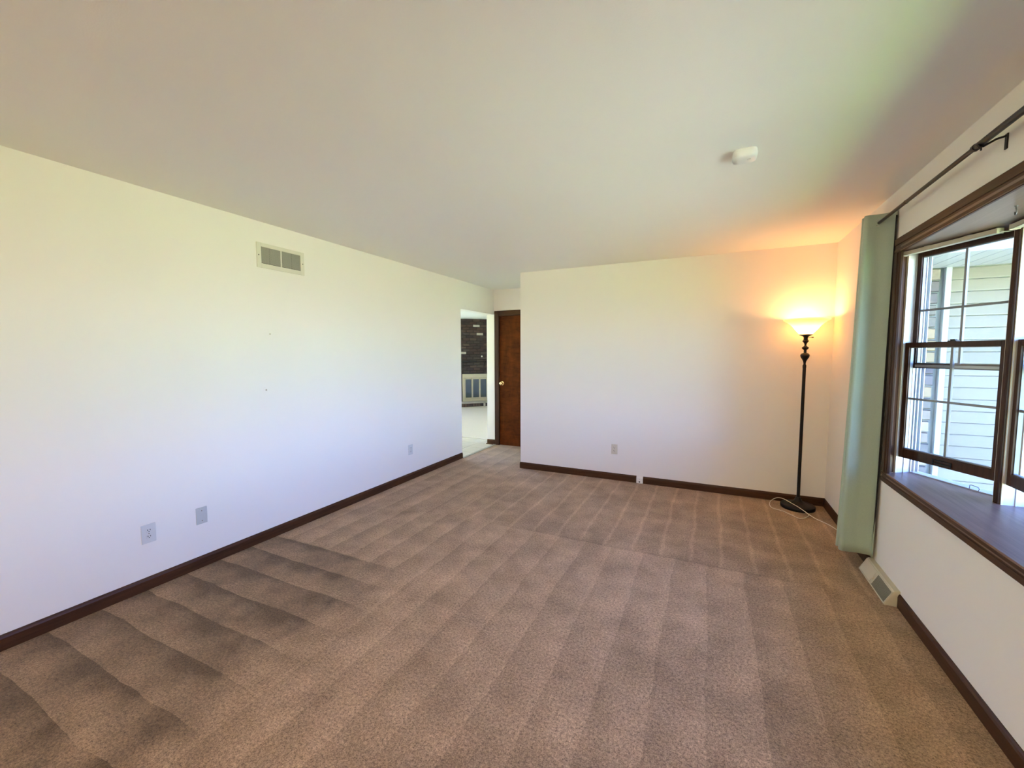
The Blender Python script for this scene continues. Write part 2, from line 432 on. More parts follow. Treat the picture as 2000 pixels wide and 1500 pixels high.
def window(n, T, w, extra=False):
    o_ = T(w/2, 0, ZS)
    win = thing('window_%d' % n, o_, kind='structure')
    # vinyl jamb liners with their ridges, left and right
    jl = B()
    for s_ in (0, 1):
        f = (lambda u: u) if not s_ else (lambda u: w-u)
        jl.boxT(T, f(-.012), .004, ZS, f(-.001), VO-.006, ZH)
        for v, hh in ((.0445, .004), (.0865, .006), (.104, .010), (.126, .013)):
            jl.boxT(T, f(-.002), v, ZS, f(hh), v+.005, ZH)
    obj('jamb_liner', jl, M['vinyl'], win, label='white ridged jamb liner')
    st = B()
    for s_ in (0, 1):
        f = (lambda u: u) if not s_ else (lambda u: w-u)
        st.boxT(T, f(-.013), -.004, ZS, f(.001), .004, ZH)
    obj('stop_strip', st, M['cream'], win, label='cream stop strip')
    obj('outer_sill', B().boxT(T, 0, .09, ZS-.001, w, VO, ZS+.006).boxT(T, 0, .10, ZH-.02, w, VO, ZH), M['vinyl'], win)
    def sash(nm, z0, z1, v0, v1, bot, top, lbl):
        sb = B()
        fw = .027
        sb.boxT(T, .002, v0, z0, fw, v1, z1).boxT(T, w-fw, v0, z0, w-.002, v1, z1)
        sb.boxT(T, fw, v0, z0, w-fw, v1, z0+bot).boxT(T, fw, v0, z1-top, w-fw, v1, z1)
        s_ = obj(nm, sb, M['wood_z'], win, bevel=.0015, label=lbl)
        vm = (v0+v1)/2
        bd = B()                                       # pale glazing bead
        for u0, u1, za, zb in ((fw, fw+.004, z0+bot, z1-top), (w-fw-.004, w-fw, z0+bot, z1-top), (fw, w-fw, z0+bot, z0+bot+.005), (fw, w-fw, z1-top-.004, z1-top)):
            bd.boxT(T, u0, vm-.008, za, u1, vm+.008, zb)
        obj('glazing_bead', bd, M['greymetal'], s_)
        uc, zc = w/2, (z0+bot+z1-top)/2
        # four panes between the muntins
        for ua, ub in ((fw, uc), (uc, w-fw)):
            for za, zb in ((z0+bot, zc), (zc, z1-top)):
                obj('pane', B().add([T(ua, vm, za), T(ub, vm, za), T(ub, vm, zb), T(ua, vm, zb)], [(0, 1, 2, 3)]), M['glass'], s_)
        obj('muntin', B().boxT(T, uc-.006, vm-.006, z0+bot, uc+.006, vm+.006, z1-top), M['greymetal'], s_, label='grey vertical muntin')
        obj('muntin', B().boxT(T, fw, vm-.005, zc-.006, w-fw, vm+.005, zc+.006), M['greymetal'], s_, label='grey horizontal muntin')
        return s_
    up = sash('upper_sash', 1.352, 2.036, .050, .084, .027, .030, 'upper sash')
    lo = sash('lower_sash', .806, 1.504, .008, .042, .056, .029, 'lower sash, pushed up a little from the sill')
    obj('rail_reflection', B().boxT(T, .028, .0485, 1.358, w-.028, .0505, 1.373), M['vinyl'], up, label='pale strip on the meeting rail standing in for a glass reflection')  # pale strip added for the reflection over the rail behind the lower glass
    uc = w/2
    obj('sash_lock', B().boxT(T, uc-.022, .012, 1.504, uc+.022, .036, 1.509).boxT(T, uc-.012, .016, 1.509, uc+.012, .030, 1.517), M['bronze'], lo, bevel=.001)
    obj('lock_keeper', B().boxT(T, uc-.012, .052, 1.379, uc+.012, .066, 1.387), M['greymetal'], up, bevel=.001)
    lf = B().boxT(T, uc-.05, .000, .822, uc+.05, .009, .827).boxT(T, uc-.05, .003, .812, uc-.045, .009, .842).boxT(T, uc+.045, .003, .812, uc+.05, .009, .842)
    lf.boxT(T, uc-.05, .001, .838, uc+.05, .009, .843)
    obj('sash_lift', lf, M['bronze'], lo, bevel=.001)
    if extra:
        pts = [T(.330, .088, ZS+.006), T(.335, .084, ZS+.026), T(.34, .084, ZS+.03), T(.375, .084, ZS+.026), T(.380, .084, ZS+.018), T(.372, .088, ZS+.006)]
        obj('latch_loop', B().tube(pts, .0018, 6), M['greymetal'], win)
    return win
window(1, T1, WU, True)
window(2, T2, WC)
window(3, T3, WC)
window(4, T4, WU)

# ------------------------------------------------------------------ outside
def grass():
    m_, nt, bs = mat('lawn_grass')
    f = math_(nt, 'ADD', math_(nt, 'MULTIPLY', noise(nt, .8, 4), .5), math_(nt, 'MULTIPLY', noise(nt, 40, 3), .5))
    nt.links.new(mixc(nt, ramp(nt, f, .3, .7), (.12, .205, .065), (.20, .32, .135)), bs.inputs['Base Color'])
    bs.inputs['Roughness'].default_value = .9
    return m_
M['grass'] = grass()
GZ = -.45
obj('ground', B().box(-45, -40, GZ-.1, 45, 40, GZ), M['grass'], kind='structure')
M['concrete'] = plain('pale_concrete', (.42, .40, .35), .9, .08, 3)
obj('bounce_slab_family', B().box(-11, 2.0, GZ, -4.2, 12, GZ+.02), M['concrete'], kind='structure')  # unseen slab added so bounced light into the family room is less green
obj('bounce_slab_bay', B().box(7.2, -4.0, GZ, 13.5, 4.84, GZ+.02), M['concrete'], kind='structure')  # added slab, bounces neutral sunlight up through the bay window
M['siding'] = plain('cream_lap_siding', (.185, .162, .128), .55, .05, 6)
def siding_grain(m_):
    nt = m_.node_tree; bs = nt.nodes['Principled BSDF']
    bump(nt, bs, noise(nt, 1, 4, .6, coord(nt, (6, 6, 160))), .35, .002)
siding_grain(M['siding'])
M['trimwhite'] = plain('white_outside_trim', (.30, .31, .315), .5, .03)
M['mortar'] = plain('grey_mortar', (.30, .29, .27), .9, .1, 30)
ow = thing('wall_outside', (4.9, 4.85, GZ), kind='structure')
WY = 4.85
obj('backing', B().box(W+.15, WY+.03, GZ, 8.6, WY+.2, 2.75), M['mortar'], ow)
sd0 = None
nb = int((2.17-GZ)/.1016)+2
for k in range(nb):
    z0 = 2.17-.004-(k+1)*.1016
    if sd0 is None:
        sd0 = obj('siding_board', B().prism([(0, 0), (.020, 0), (.020, .008), (.006, .0955), (0, .0955)], 4.912, 8.6, lambda p, q, t: (t, WY+.018-p, z0+q)), M['siding'], ow)
    else:
        share('siding_board', sd0, ow, (0, 0, -k*.1016))
obj('corner_board', B().box(4.873, WY-.022, GZ, 4.912, WY+.03, 2.17), M['trimwhite'], ow, bevel=.003)
bcols = [(.24, .175, .11), (.13, .115, .105), (.20, .16, .13), (.075, .065, .075), (.27, .22, .17), (.11, .095, .10)]
bmats = [plain('rustic_brick_%s' % 'abcdef'[i], c, .9, .22, 35, 0, .5, 60) for i, c in enumerate(bcols)]
def brick_block(l, h_, d, j):
    b = B().box(0, 0, 0, l, d, h_)
    r = B(); ch = .006
    # front face inset a little so that the edges read as worn
    q = lambda: random.uniform(-j, j)
    vs = [(0+q(), d*.35, q()), (l+q(), d*.35, q()), (l+q(), d*.35, h_+q()), (q(), d*.35, h_+q()),
          (ch+q(), 0, ch+q()), (l-ch+q(), 0, ch+q()), (l-ch+q(), 0, h_-ch+q()), (ch+q(), 0, h_-ch+q()),
          (0, d, 0), (l, d, 0), (l, d, h_), (0, d, h_)]
    r.add(vs, [(4, 5, 6, 7), (0, 1, 5, 4), (1, 2, 6, 5), (2, 3, 7, 6), (3, 0, 4, 7), (8, 9, 1, 0), (9, 10, 2, 1), (10, 11, 3, 2), (11, 8, 0, 3)])
    return r
for r_ in range(27):
    z0 = 2.17-(r_+1)*.1016+.004
    edges = [4.25, 4.48, 4.67, 4.862] if r_ % 2 else [4.25, 4.37, 4.58, 4.766, 4.862]
    edges[-1] -= random.uniform(0, .020)
    for a, b_ in zip(edges, edges[1:]):
        bb = brick_block(b_-a-.010, .090, .045, .003)
        b2 = B(); b2.add([(a+x, WY-.012+y, z0+z) for x, y, z in bb.v], bb.f)
        obj('brick', b2, random.choice(bmats), ow)
sf = thing('soffit', (4.9, 4.4, 2.17), kind='structure')
obj('soffit_backing', B().box(W+.15, 3.90, 2.186, 8.6, WY+.03, 2.20), M['trimwhite'], sf)
s0 = None
x = 4.842-.108*5
k = 0
while x < 7.2:
    if s0 is None: s0 = obj('soffit_board', B().prism([(.003, 0), (.105, 0), (.108, .012), (0, .012)], 3.90, WY, lambda p, q, t: (x+p, t, 2.170+q)), M['trimwhite'], sf)
    else: share('soffit_board', s0, sf, (k*.108, 0, 0))
    x += .108; k += 1
obj('fascia', B().box(W+.15, 3.875, 2.12, 8.6, 3.899, 2.34), M['trimwhite'], sf)
# roof: keeps the sun off this side of the house
M['shingle'] = plain('brown_shingles', (.10, .085, .075), .95, .3, 25)
obj('roof', B().prism([(W+.75, 2.56), (W+.75, 2.62), (-1.5, 4.6), (-9, 2.3), (-9, 2.24), (-1.5, 4.5)], Y0-.8, 13, lambda p, q, t: (p, t, q)), M['shingle'], kind='structure')

# ------------------------------------------------------------------ kitchen and family room beyond the opening
M['tile'] = plain('pale_floor_tile', (.60, .53, .43), .35, .10, 9)
M['grout'] = plain('tan_grout', (.40, .36, .28), .9, .1)
fk = obj('floor_kitchen', B().box(-4.1, 3.0, -.06, 0, 6.085, -.006), M['grout'], kind='structure')
TS = .305
t0 = None
for i in range(13):
    for j in range(8):
        x0 = .0-(i+1)*TS; y0 = 6.083-(j+1)*TS
        if t0 is None:
            t0 = obj('tile', B().box(x0+.003, y0+.003, -.006, x0+TS-.003, y0+TS-.003, .0), M['tile'], fk, bevel=.001)
        else: share('tile', t0, fk, (-i*TS, -j*TS, 0))
M['beige'] = plain('beige_carpet', (.48, .41, .315), .95, .12, 60, 0, .4, 200)
obj('floor_family', B().box(-4.1, 6.085, -.06, -.13, 11.6, .004), M['beige'], kind='structure')
obj('trim_2', B().box(-.01, YO, -.002, .028, YE-.001, .007), M['grout'], kind='structure')
obj('ceiling_family', B().box(-4.2, 2.9, H, -.13, 11.7, H+.12), M['ceil'], kind='structure')
obj('wall_family_right', B().box(-.13, YE+.12, -.06, -.01, 11.6, H), M['wall'], kind='structure')
obj('wall_family_back', B().box(-4.2, 11.5, -.06, -.13, 11.65, H), M['wall'], kind='structure')
obj('wall_kitchen_front', B().box(-4.2, 2.9, -.06, -.13, 3.0, H), M['wall'], kind='structure')
obj('wall_family_left', B().box(-4.2, 3.0, -.06, -4.1, 3.3, H).box(-4.2, 3.3, -.06, -4.1, 5.7, .6).box(-4.2, 3.3, 2.3, -4.1, 5.7, H)
    .box(-4.2, 5.7, -.06, -4.1, 5.9, H).box(-4.2, 5.9, 2.3, -4.1, 9.3, H).box(-4.2, 9.3, -.06, -4.1, 11.6, H), M['wall'], kind='structure')

# corner fireplace, set across the corner at 45 degrees
TT = Vector((1, 1, 0)).normalized(); NN = Vector((1, -1, 0)).normalized()
FA = Vector((-2.7594, 9.7956, 0))
def F(t, n, z): p_ = FA + TT*t + NN*n; return (p_.x, p_.y, z)       # n = 0 hearth front, -.45 brick face
fp = thing('fireplace', F(.278, -.3, 0), 'dark brick fireplace with glass doors and low hearth seen through the opening', 'fireplace')
FM = plain('fireplace_mortar', (.030, .024, .022), .95, .2, 40)
ML, MR = -.80, 1.36
DL, DR, DZ0, DZ1 = -.225, .785, .105, .885
obj('chimney_breast', B().boxT(F, ML, -.90, 0, DL, -.462, H-.001).boxT(F, DR, -.90, 0, MR, -.462, H-.001).boxT(F, DL, -.90, DZ1, DR, -.462, H-.001)
    .boxT(F, DL, -.90, 0, DR, -.80, DZ1), FM, fp)
fcols = [(.046, .022, .018), (.034, .018, .016), (.060, .030, .023), (.038, .025, .022), (.075, .045, .035), (.028, .016, .015), (.052, .036, .031)]
fmats = [plain('fireplace_brick_%s' % 'abcdefg'[i], c, .85, .25, 40) for i, c in enumerate(fcols)]
pale = plain('pale_brick', (.42, .36, .30), .85, .1, 40)
pale_at = [(.272, 2.22), (.385, 1.99), (-.14, 1.51)]
BL_, CH = .200, .0762
rest = {i: B() for i in range(len(fmats))}
cells = []
for r_ in range(32):
    z0 = r_*CH
    x = ML + (-BL_/2 if r_ % 2 else 0)
    while x < MR-.001:
        a = max(x, ML); b_ = min(x+BL_, MR)
        x += BL_
        if b_-a < .03 or z0+CH > H: continue
        if z0 < DZ1-.02:
            if a < DR and b_ > DL:
                if a < DL: b_ = DL
                elif b_ > DR: a = DR
                else: continue
                if b_-a < .03: continue
        cells.append((a, b_, z0))
def fb(a, b_, z0):
    bb = brick_block(b_-a-.012, CH-.012, .020, .0015)
    r = B(); r.add([F(a+.006+x, -.445-y, z0+.002+z) for x, y, z in bb.v], bb.f); return r
cells.sort(key=lambda c: abs((c[0]+c[1])/2-.2) + .2*abs(c[2]-1.4))
for n_, (a, b_, z0) in enumerate(cells):
    if n_ < 268:
        pm = None
        for pa, pz in pale_at:
            if abs((a+b_)/2-pa) < BL_/2 and abs(z0+CH/2-pz) < CH/2: pm = pale
        obj('brick', fb(a, b_, z0), pm or random.choice(fmats), fp, label='pale brick' if pm else None)
    else:
        q = fb(a, b_, z0); rest[random.randrange(len(fmats))].add(q.v, q.f)
allr = B()
for i in rest: allr.add(rest[i].v, rest[i].f)
obj('outer_brickwork', allr, fmats[1], fp, kind='stuff')
M['champ'] = plain('champagne_metal', (.38, .325, .225), .35, .05, 10, .6)
fr_ = obj('surround', B().boxT(F, DL, -.47, .775, DR, -.415, DZ1).boxT(F, DL, -.47, DZ0, DL+.068, -.425, .775).boxT(F, DR-.068, -.47, DZ0, DR, -.425, .775)
    .boxT(F, DL+.068, -.47, DZ0, DR-.068, -.430, .175), M['champ'], fp, bevel=.004, label='champagne metal frame around the glass doors')
M['fglass'] = plain('smoked_glass', (.02, .03, .035), .08, .1)
M['fglass'].node_tree.nodes['Principled BSDF'].inputs['Specular IOR Level'].default_value = .6
pw = (DR-DL-.136)/4
for k in range(4):
    a = DL+.068+k*pw
    dr = B().boxT(F, a+.002, -.45, .18, a+.024, -.425, .772).boxT(F, a+pw-.024, -.45, .18, a+pw-.002, -.425, .772)
    dr.boxT(F, a+.024, -.45, .18, a+pw-.024, -.425, .215).boxT(F, a+.024, -.45, .735, a+pw-.024, -.425, .772)
    dd = obj('fire_door', dr, M['champ'], fp, bevel=.002)
    obj('pane', B().boxT(F, a+.024, -.440, .215, a+pw-.024, -.434, .735), M['fglass'], dd)
    if k in (1, 2):
        xx = a+pw-.013 if k == 1 else a+.013
        obj('door_knob', B().tube([F(xx, -.425, .45), F(xx, -.405, .45)], .009, 10), M['brass'], dd)
hs = B().boxT(F, ML, -.46, 0, MR, -.012, .085)
obj('hearth_core', hs, FM, fp)
k = 0; x = ML
while x < MR-.05:
    bb = brick_block(.064, .088, .10, .0015)
    r = B(); r.add([F(x+.005+px, -.002-py, .004+pz) for px, py, pz in bb.v], bb.f)
    obj('hearth_brick', r, pale if k in (14,) else random.choice(fmats[2:]+[fmats[4]]), fp); x += .076; k += 1
obj('hearth_slab', B().boxT(F, ML, -.462, .094, MR, -.004, .108), plain('hearth_mortar_cap', (.32, .28, .24), .8, .2, 20), fp)
ol = thing('gas_key_plate', F(.352, -.44, 1.384), 'tiny round bright plate on the dark bricks above the fireplace doors', 'plate')
obj('disc', B().tube([F(.352, -.447, 1.384), F(.352, -.435, 1.384)], .024, 16), M['white'], ol)
obj('keyhole', B().tube([F(.352, -.436, 1.384), F(.352, -.4335, 1.384)], .006, 8), M['brass'], ol)
sh = thing('mantel_shelf', F(.1, -.4, 1.2), 'black iron mantel bracket shelf across dark bricks', 'shelf')
obj('ledge', B().boxT(F, -.30, -.441, 1.235, .50, -.36, 1.262), M['bronze'], sh, bevel=.003)
for t_ in (-.2, .42):
    obj('bracket', B().boxT(F, t_-.012, -.441, 1.10, t_+.012, -.43, 1.235).boxT(F, t_-.012, -.441, 1.215, t_+.012, -.37, 1.235), M['bronze'], sh, bevel=.002)

# ------------------------------------------------------------------ wall plates
def plate_outlet(name, T, c, label, m_plate, tall=.117, wide=.074, group=None):
    """T(p, d, z): p along the wall, d out of the wall"""
    p0, z0 = c
    t = thing(name, T(p0, 0, z0), label, 'outlet', group)
    obj('cover_plate', B().boxT(T, p0-wide/2, 0, z0-tall/2, p0+wide/2, .006, z0+tall/2), m_plate, t, bevel=.003)
    for s_ in (-1, 1):
        zc = z0+s_*.0195
        prof = []
        for k in range(16):
            a_ = 2*pi*k/16
            prof.append((p0+max(-.0145, min(.0145, .0175*math.cos(a_))), zc+.0145*math.sin(a_)))
        f_ = obj('receptacle', B().prism(prof, .005, .0085, lambda p, q, d: T(p, d, q)), m_plate, t, bevel=.0008)
        sl = B()
        for u in (-.0063, .0063): sl.boxT(T, p0+u-.0016, .0082, zc-.001, p0+u+.0016, .0088, zc+.008)
        sl.boxT(T, p0-.0026, .0082, zc-.009, p0+.0026, .0088, zc-.0045)
        obj('slots', sl, M['dark'], f_)
    obj('screw', B().prism([(p0+.0028*math.cos(2*pi*k/10), z0+.0028*math.sin(2*pi*k/10)) for k in range(10)], .0055, .0075, lambda p, q, d: T(p, d, q)), M['silver'], t)
    return t
TL = lambda p, d, z: (d, p, z)
TB = lambda p, d, z: (p, YB-d, z)
plate_outlet('wall_outlet', TL, (1.270, .347), 'white duplex outlet on the left wall beside a blank plate', M['offwhite'])
plate_outlet('wall_outlet', TL, (3.742, .348), 'white duplex outlet low on left wall near the doorless opening', M['offwhite'])
plate_outlet('wall_outlet', TB, (2.124, .356), 'cream duplex outlet on the back wall above a baseboard jack', M['cream'], .115, .07)
bp = thing('blank_plate', (0, 1.565, .354), 'plain grey-white blank wall plate right of the nearest duplex outlet', 'wall plate')
obj('cover_plate', B().box(0, 1.531, .297, .006, 1.599, .411), plain('grey_plate', (.50, .50, .47), .5, .02), bp, bevel=.003)
for z in (.32, .388):
    obj('screw', B().prism([(1.565+.003*math.cos(2*pi*k/10), z+.003*math.sin(2*pi*k/10)) for k in range(10)], .0055, .0072, lambda p, q, d: (d, p, q)), M['silver'], bp)
jk = thing('phone_jack', (2.41, YB, .0), 'small white phone jack box set into the back baseboard', 'phone jack')
obj('box', B().box(2.376, YB-.024, .0, 2.444, YB, .060), plain('jack_plastic', (.80, .76, .70), .4, .02), jk, bevel=.004)
obj('socket', B().box(2.402, YB-.0252, .012, 2.418, YB-.0235, .024), M['dark'], jk)
obj('screw', B().prism([(2.41+.003*math.cos(2*pi*k/10), .046+.003*math.sin(2*pi*k/10)) for k in range(10)], YB-.0255, YB-.0235, lambda p, q, d: (p, d, q)), M['silver'], jk)
for (y, z), l in (((2.103, 1.598), 'small nail in left wall under the air vent, upper of two'), ((2.053, 1.168), 'small nail low in left wall, lower of two under the vent')):
    t = tag(obj('wall_nail', B().tube([(-.004, y, z), (.010, y, z+.002)], .0018, 8).tube([(.009, y, z+.002), (.0105, y, z+.0022)], .005, 10), M['silver'], org=(0, y, z)), l, 'nail')

# return-air vent high on the left wall
vt = thing('air_vent', (0, 2.230, 2.190), 'cream metal return air grille high on the left wall', 'vent')
M['ventcream'] = plain('vent_enamel', (.66, .63, .53), .4, .03)
y0, y1, z0, z1 = 2.028, 2.430, 2.098, 2.284
iy0, iy1, iz0, iz1 = 2.062, 2.396, 2.131, 2.255
b = B()
for (ya, yb_, za, zb) in ((y0, iy0, z0, z1), (iy1, y1, z0, z1), (iy0, iy1, z0, iz0), (iy0, iy1, iz1, z1)):
    b.box(0, ya, za, .008, yb_, zb)
obj('vent_frame', b, M['ventcream'], vt, bevel=.002)
obj('duct', B().box(-.004, iy0-.004, iz0-.004, .0006, iy1+.004, iz1+.004), plain('vent_dark', (.09, .085, .07), .8, .1), vt)
yc = 2.224
obj('centre_bar', B().box(.0005, yc-.005, iz0, .0085, yc+.005, iz1), M['ventcream'], vt)
for ya in (2.132, 2.318):
    obj('stiffener', B().box(.0006, ya-.003, iz0, .0022, ya+.003, iz1), M['dark'], vt)
M['slat'] = plain('vent_slat_enamel', (.36, .35, .29), .45, .03)
for ya, yb_ in ((iy0, yc-.005), (yc+.005, iy1)):
    first = None
    for k in range(16):
        z = iz0+.004+k*.0076
        if first is None:
            first = obj('slat', B().prism([(.0012, .0), (.0065, .0052), (.0065, .0060), (.0012, .0008)], ya, yb_, lambda p, q, t: (p, t, z+q)), M['slat'], vt)
        else: share('slat', first, vt, (0, 0, k*.0076))
for y in (2.042, 2.415):
    obj('screw', B().prism([(y+.004*math.cos(2*pi*k/10), 2.19+.004*math.sin(2*pi*k/10)) for k in range(10)], .007, .0095, lambda p, q, d: (d, p, q)), M['bronze'], vt)

# smoke detector
sd = thing('smoke_detector', (3.212, 2.435, H), 'white rounded square smoke detector on the ceiling', 'detector')
def rsq(cx, cy, h_, r_):
    out = []
    for k in range(32):
        a_ = 2*pi*k/32; c_, s_ = math.cos(a_), math.sin(a_)
        e = .45
        out.append((cx+h_*math.copysign(abs(c_)**e, c_), cy+h_*math.copysign(abs(s_)**e, s_)))
    return out
cx, cy = 3.212, 2.435
b = B()
lay = [(.052, 0), (.054, .006), (.055, .022), (.052, .032), (.044, .038), (.02, .040)]
vs = []; fs = []
for h_, dz in lay: vs += [(x_, y_, H-dz) for x_, y_ in rsq(cx, cy, h_, 0)]
for i in range(len(lay)-1):
    for k in range(32): fs.append((i*32+k, i*32+(k+1) % 32, (i+1)*32+(k+1) % 32, (i+1)*32+k))
fs += [tuple(range(32)), tuple(range((len(lay)-1)*32, len(lay)*32))]
obj('housing', b.add(vs, fs), M['white'], sd, smooth=True)
obj('test_button', B().lathe([(.009, 0), (.0085, -.002), (.001, -.0022)], (cx+.018, cy-.01, H-.0395), 16), M['offwhite'], sd, smooth=True)

# floor-level register on the right wall
rg = thing('wall_register', (W, 3.21, 0), 'cream metal floor register with half grille on the right wall under the window', 'register')
M['regc'] = plain('register_enamel', (.58, .52, .38), .42, .03)
ry0, ry1 = 2.985, 3.430
prof = [(0, 0), (.070, 0), (.070, .004), (.030, .082), (.026, .088), (0, .092)]
bd = B()
obj('register_body', B().prism(prof, ry0, ry1, lambda p, q, t: (W-p, t, q)), M['regc'], rg, bevel=.0012)
sl = Vector((.030-.070, .082-.004)); sl_n = sl.normalized(); nrm = Vector((sl_n.y, -sl_n.x))
if nrm.x < 0: nrm = -nrm
def S(t, s_, d):
    p_ = Vector((.070, .004)) + sl_n*s_ + nrm*d
    return (W-p_.x, t, p_.y)
Ls = sl.length
rf = B()
for (a_, b_, s0_, s1_) in ((ry0+.002, ry1-.002, 0, .006), (ry0+.002, ry1-.002, Ls-.006, Ls), (ry0+.002, ry0+.010, .006, Ls-.006), (ry1-.008, ry1-.002, .006, Ls-.006), (3.205, 3.213, .006, Ls-.006)):
    rf.add([S(*v) for v in B().box(a_, s0_, -.001, b_, s1_, .003).v], B().box(0, 0, 0, 1, 1, 1).f)
obj('face_rim', rf, M['regc'], rg)
obj('damper_plate', B().add([S(*v) for v in B().box(3.24, .007, .0, ry1-.009, Ls-.007, .0015).v], B().box(0, 0, 0, 1, 1, 1).f), M['regc'], rg)
obj('damper_lever', B().add([S(*v) for v in B().box(3.219, .03, .0, 3.226, .05, .008).v], B().box(0, 0, 0, 1, 1, 1).f), M['regc'], rg)
obj('grille_back', B().add([S(*v) for v in B().box(ry0+.010, .006, -.0005, 3.205, Ls-.006, .0005).v], B().box(0, 0, 0, 1, 1, 1).f), plain('grille_dark', (.10, .09, .065), .8, .1), rg)
M['gr'] = plain('grille_slat', (.30, .27, .19), .5, .05)
first = None
for k in range(13):
    s_ = .009+k*.0058
    q = B().add([S(*v) for v in B().box(ry0+.011, .009, .0004, 3.204, .0115, .0024).v], B().box(0, 0, 0, 1, 1, 1).f)
    if first is None: first = obj('slat', q, M['gr'], rg)
    else: share('slat', first, rg, (-sl_n.x*k*.0058, 0, sl_n.y*k*.0058))

# ------------------------------------------------------------------ floor lamp
LX, LY = 3.862, 4.573
lp = thing('floor_lamp', (LX, LY, 0), 'lit black torchiere floor lamp with white glass bowl in the back corner', 'floor lamp')
obj('base', B().lathe([(.132, 0), (.137, .006), (.137, .030), (.132, .036), (.10, .042), (.062, .050), (.040, .064), (.026, .085), (.019, .105), (.001, .106)], (LX, LY, 0), 48), M['bronze'], lp, smooth=True)
obj('pole', B().lathe([(.0145, .10), (.0135, .13), (.0132, 1.31), (.0145, 1.313), (.0145, 1.331)], (LX, LY, 0), 24), M['bronze'], lp, smooth=True)
stem = [(.0135, 1.325), (.0135, 1.336), (.009, 1.342), (.0095, 1.356), (.013, 1.37), (.021, 1.388), (.031, 1.404), (.0355, 1.419), (.035, 1.430), (.028, 1.440), (.017, 1.444),
        (.010, 1.449), (.012, 1.456), (.010, 1.463), (.012, 1.474), (.022, 1.482), (.027, 1.491), (.026, 1.497), (.018, 1.503), (.010, 1.510), (.008, 1.518), (.011, 1.533), (.020, 1.546),
        (.026, 1.553), (.024, 1.558), (.018, 1.563), (.0165, 1.578), (.018, 1.590), (.030, 1.600), (.050, 1.608), (.052, 1.613), (.001, 1.614)]
obj('turned_stem', B().lathe(stem, (LX, LY, 0), 32), M['bronze'], lp, smooth=True)
# frosted glass bowl
def frosted():
    m_, nt, bs = mat('frosted_bowl_glass')
    nt.nodes.remove(bs); out = nt.nodes['Material Output']
    n = noise(nt, 9, 4, .6, None, 1.0)
    col = mixc(nt, n, (.58, .45, .25), (.76, .62, .39))
    tl = nt.nodes.new('ShaderNodeBsdfTranslucent'); df = nt.nodes.new('ShaderNodeBsdfDiffuse'); gl = nt.nodes.new('ShaderNodeBsdfGlossy')
    gl.inputs['Roughness'].default_value = .2
    nt.links.new(col, tl.inputs[0]); nt.links.new(col, df.inputs[0])
    a_ = nt.nodes.new('ShaderNodeMixShader'); a_.inputs[0].default_value = .3
    nt.links.new(tl.outputs[0], a_.inputs[1]); nt.links.new(df.outputs[0], a_.inputs[2])
    b_ = nt.nodes.new('ShaderNodeMixShader'); b_.inputs[0].default_value = .05
    nt.links.new(a_.outputs[0], b_.inputs[1]); nt.links.new(gl.outputs[0], b_.inputs[2])
    nt.links.new(b_.outputs[0], out.inputs[0])
    return m_
bowl = [(.046, 1.613), (.062, 1.628), (.088, 1.660), (.110, 1.690), (.132, 1.712), (.155, 1.730), (.172, 1.740), (.177, 1.746), (.175, 1.752), (.168, 1.755)]
obj('glass_bowl', B().lathe(bowl, (LX, LY, 0), 56, close=False), frosted(), lp, smooth=True, label='white frosted glass bowl shade, lit')
bm_, nt, bs = mat('lamp_bulb')
bs.inputs['Emission Color'].default_value = (1.0, .62, .30, 1); bs.inputs['Emission Strength'].default_value = 60
obj('bulb', B().lathe([(.012, 1.616), (.013, 1.630), (.022, 1.648), (.029, 1.668), (.027, 1.684), (.016, 1.695), (.001, 1.698)], (LX, LY, 0), 20), bm_, lp, smooth=True)
obj('switch', B().tube([(LX+.014, LY-.006, 1.588), (LX+.040, LY-.018, 1.587)], .0022, 8).tube([(LX+.040, LY-.018, 1.587), (LX+.054, LY-.024, 1.586)], .0045, 8), M['bronze'], lp, smooth=True)
ll = bpy.data.lights.new('lamp_light', 'POINT'); ll.energy = 10.0; ll.color = (1.0, .45, .14); ll.shadow_soft_size = .03
lo_ = bpy.data.objects.new('lamp_light', ll); C.objects.link(lo_); lo_.parent = lp; lo_.location = (0, 0, 1.715)
def smoothpts(p, n=6):
    p = [Vector(x) for x in p]; out = []
    for i in range(len(p)-1):
        a_, b_, c_, d_ = p[max(i-1, 0)], p[i], p[i+1], p[min(i+2, len(p)-1)]
        for k in range(n):
            t = k/n
            out.append(.5*((2*b_)+(-a_+c_)*t+(2*a_-5*b_+4*c_-d_)*t*t+(-a_+3*b_-3*c_+d_)*t**3))
    return out+[p[-1]]
cord = [(3.900, 4.452, .006), (3.916, 4.382, .005), (3.838, 4.262, .005), (3.770, 4.340, .005), (3.720, 4.405, .005), (3.645, 4.46, .005), (3.636, 4.56, .006), (3.660, 4.655, .014), (3.712, 4.700, .034),
        (3.757, 4.650, .047), (3.801, 4.545, .049), (3.848, 4.448, .046), (3.897, 4.385, .026), (3.950, 4.310, .008), (4.026, 4.201, .005), (4.074, 4.050, .005), (4.080, 3.95, .020)]
obj('power_cord', B().tube(smoothpts(cord), .0032, 8), plain('cord_plastic', (.72, .66, .55), .5, .02), lp, smooth=True, label='thin white power cord looped over the base')

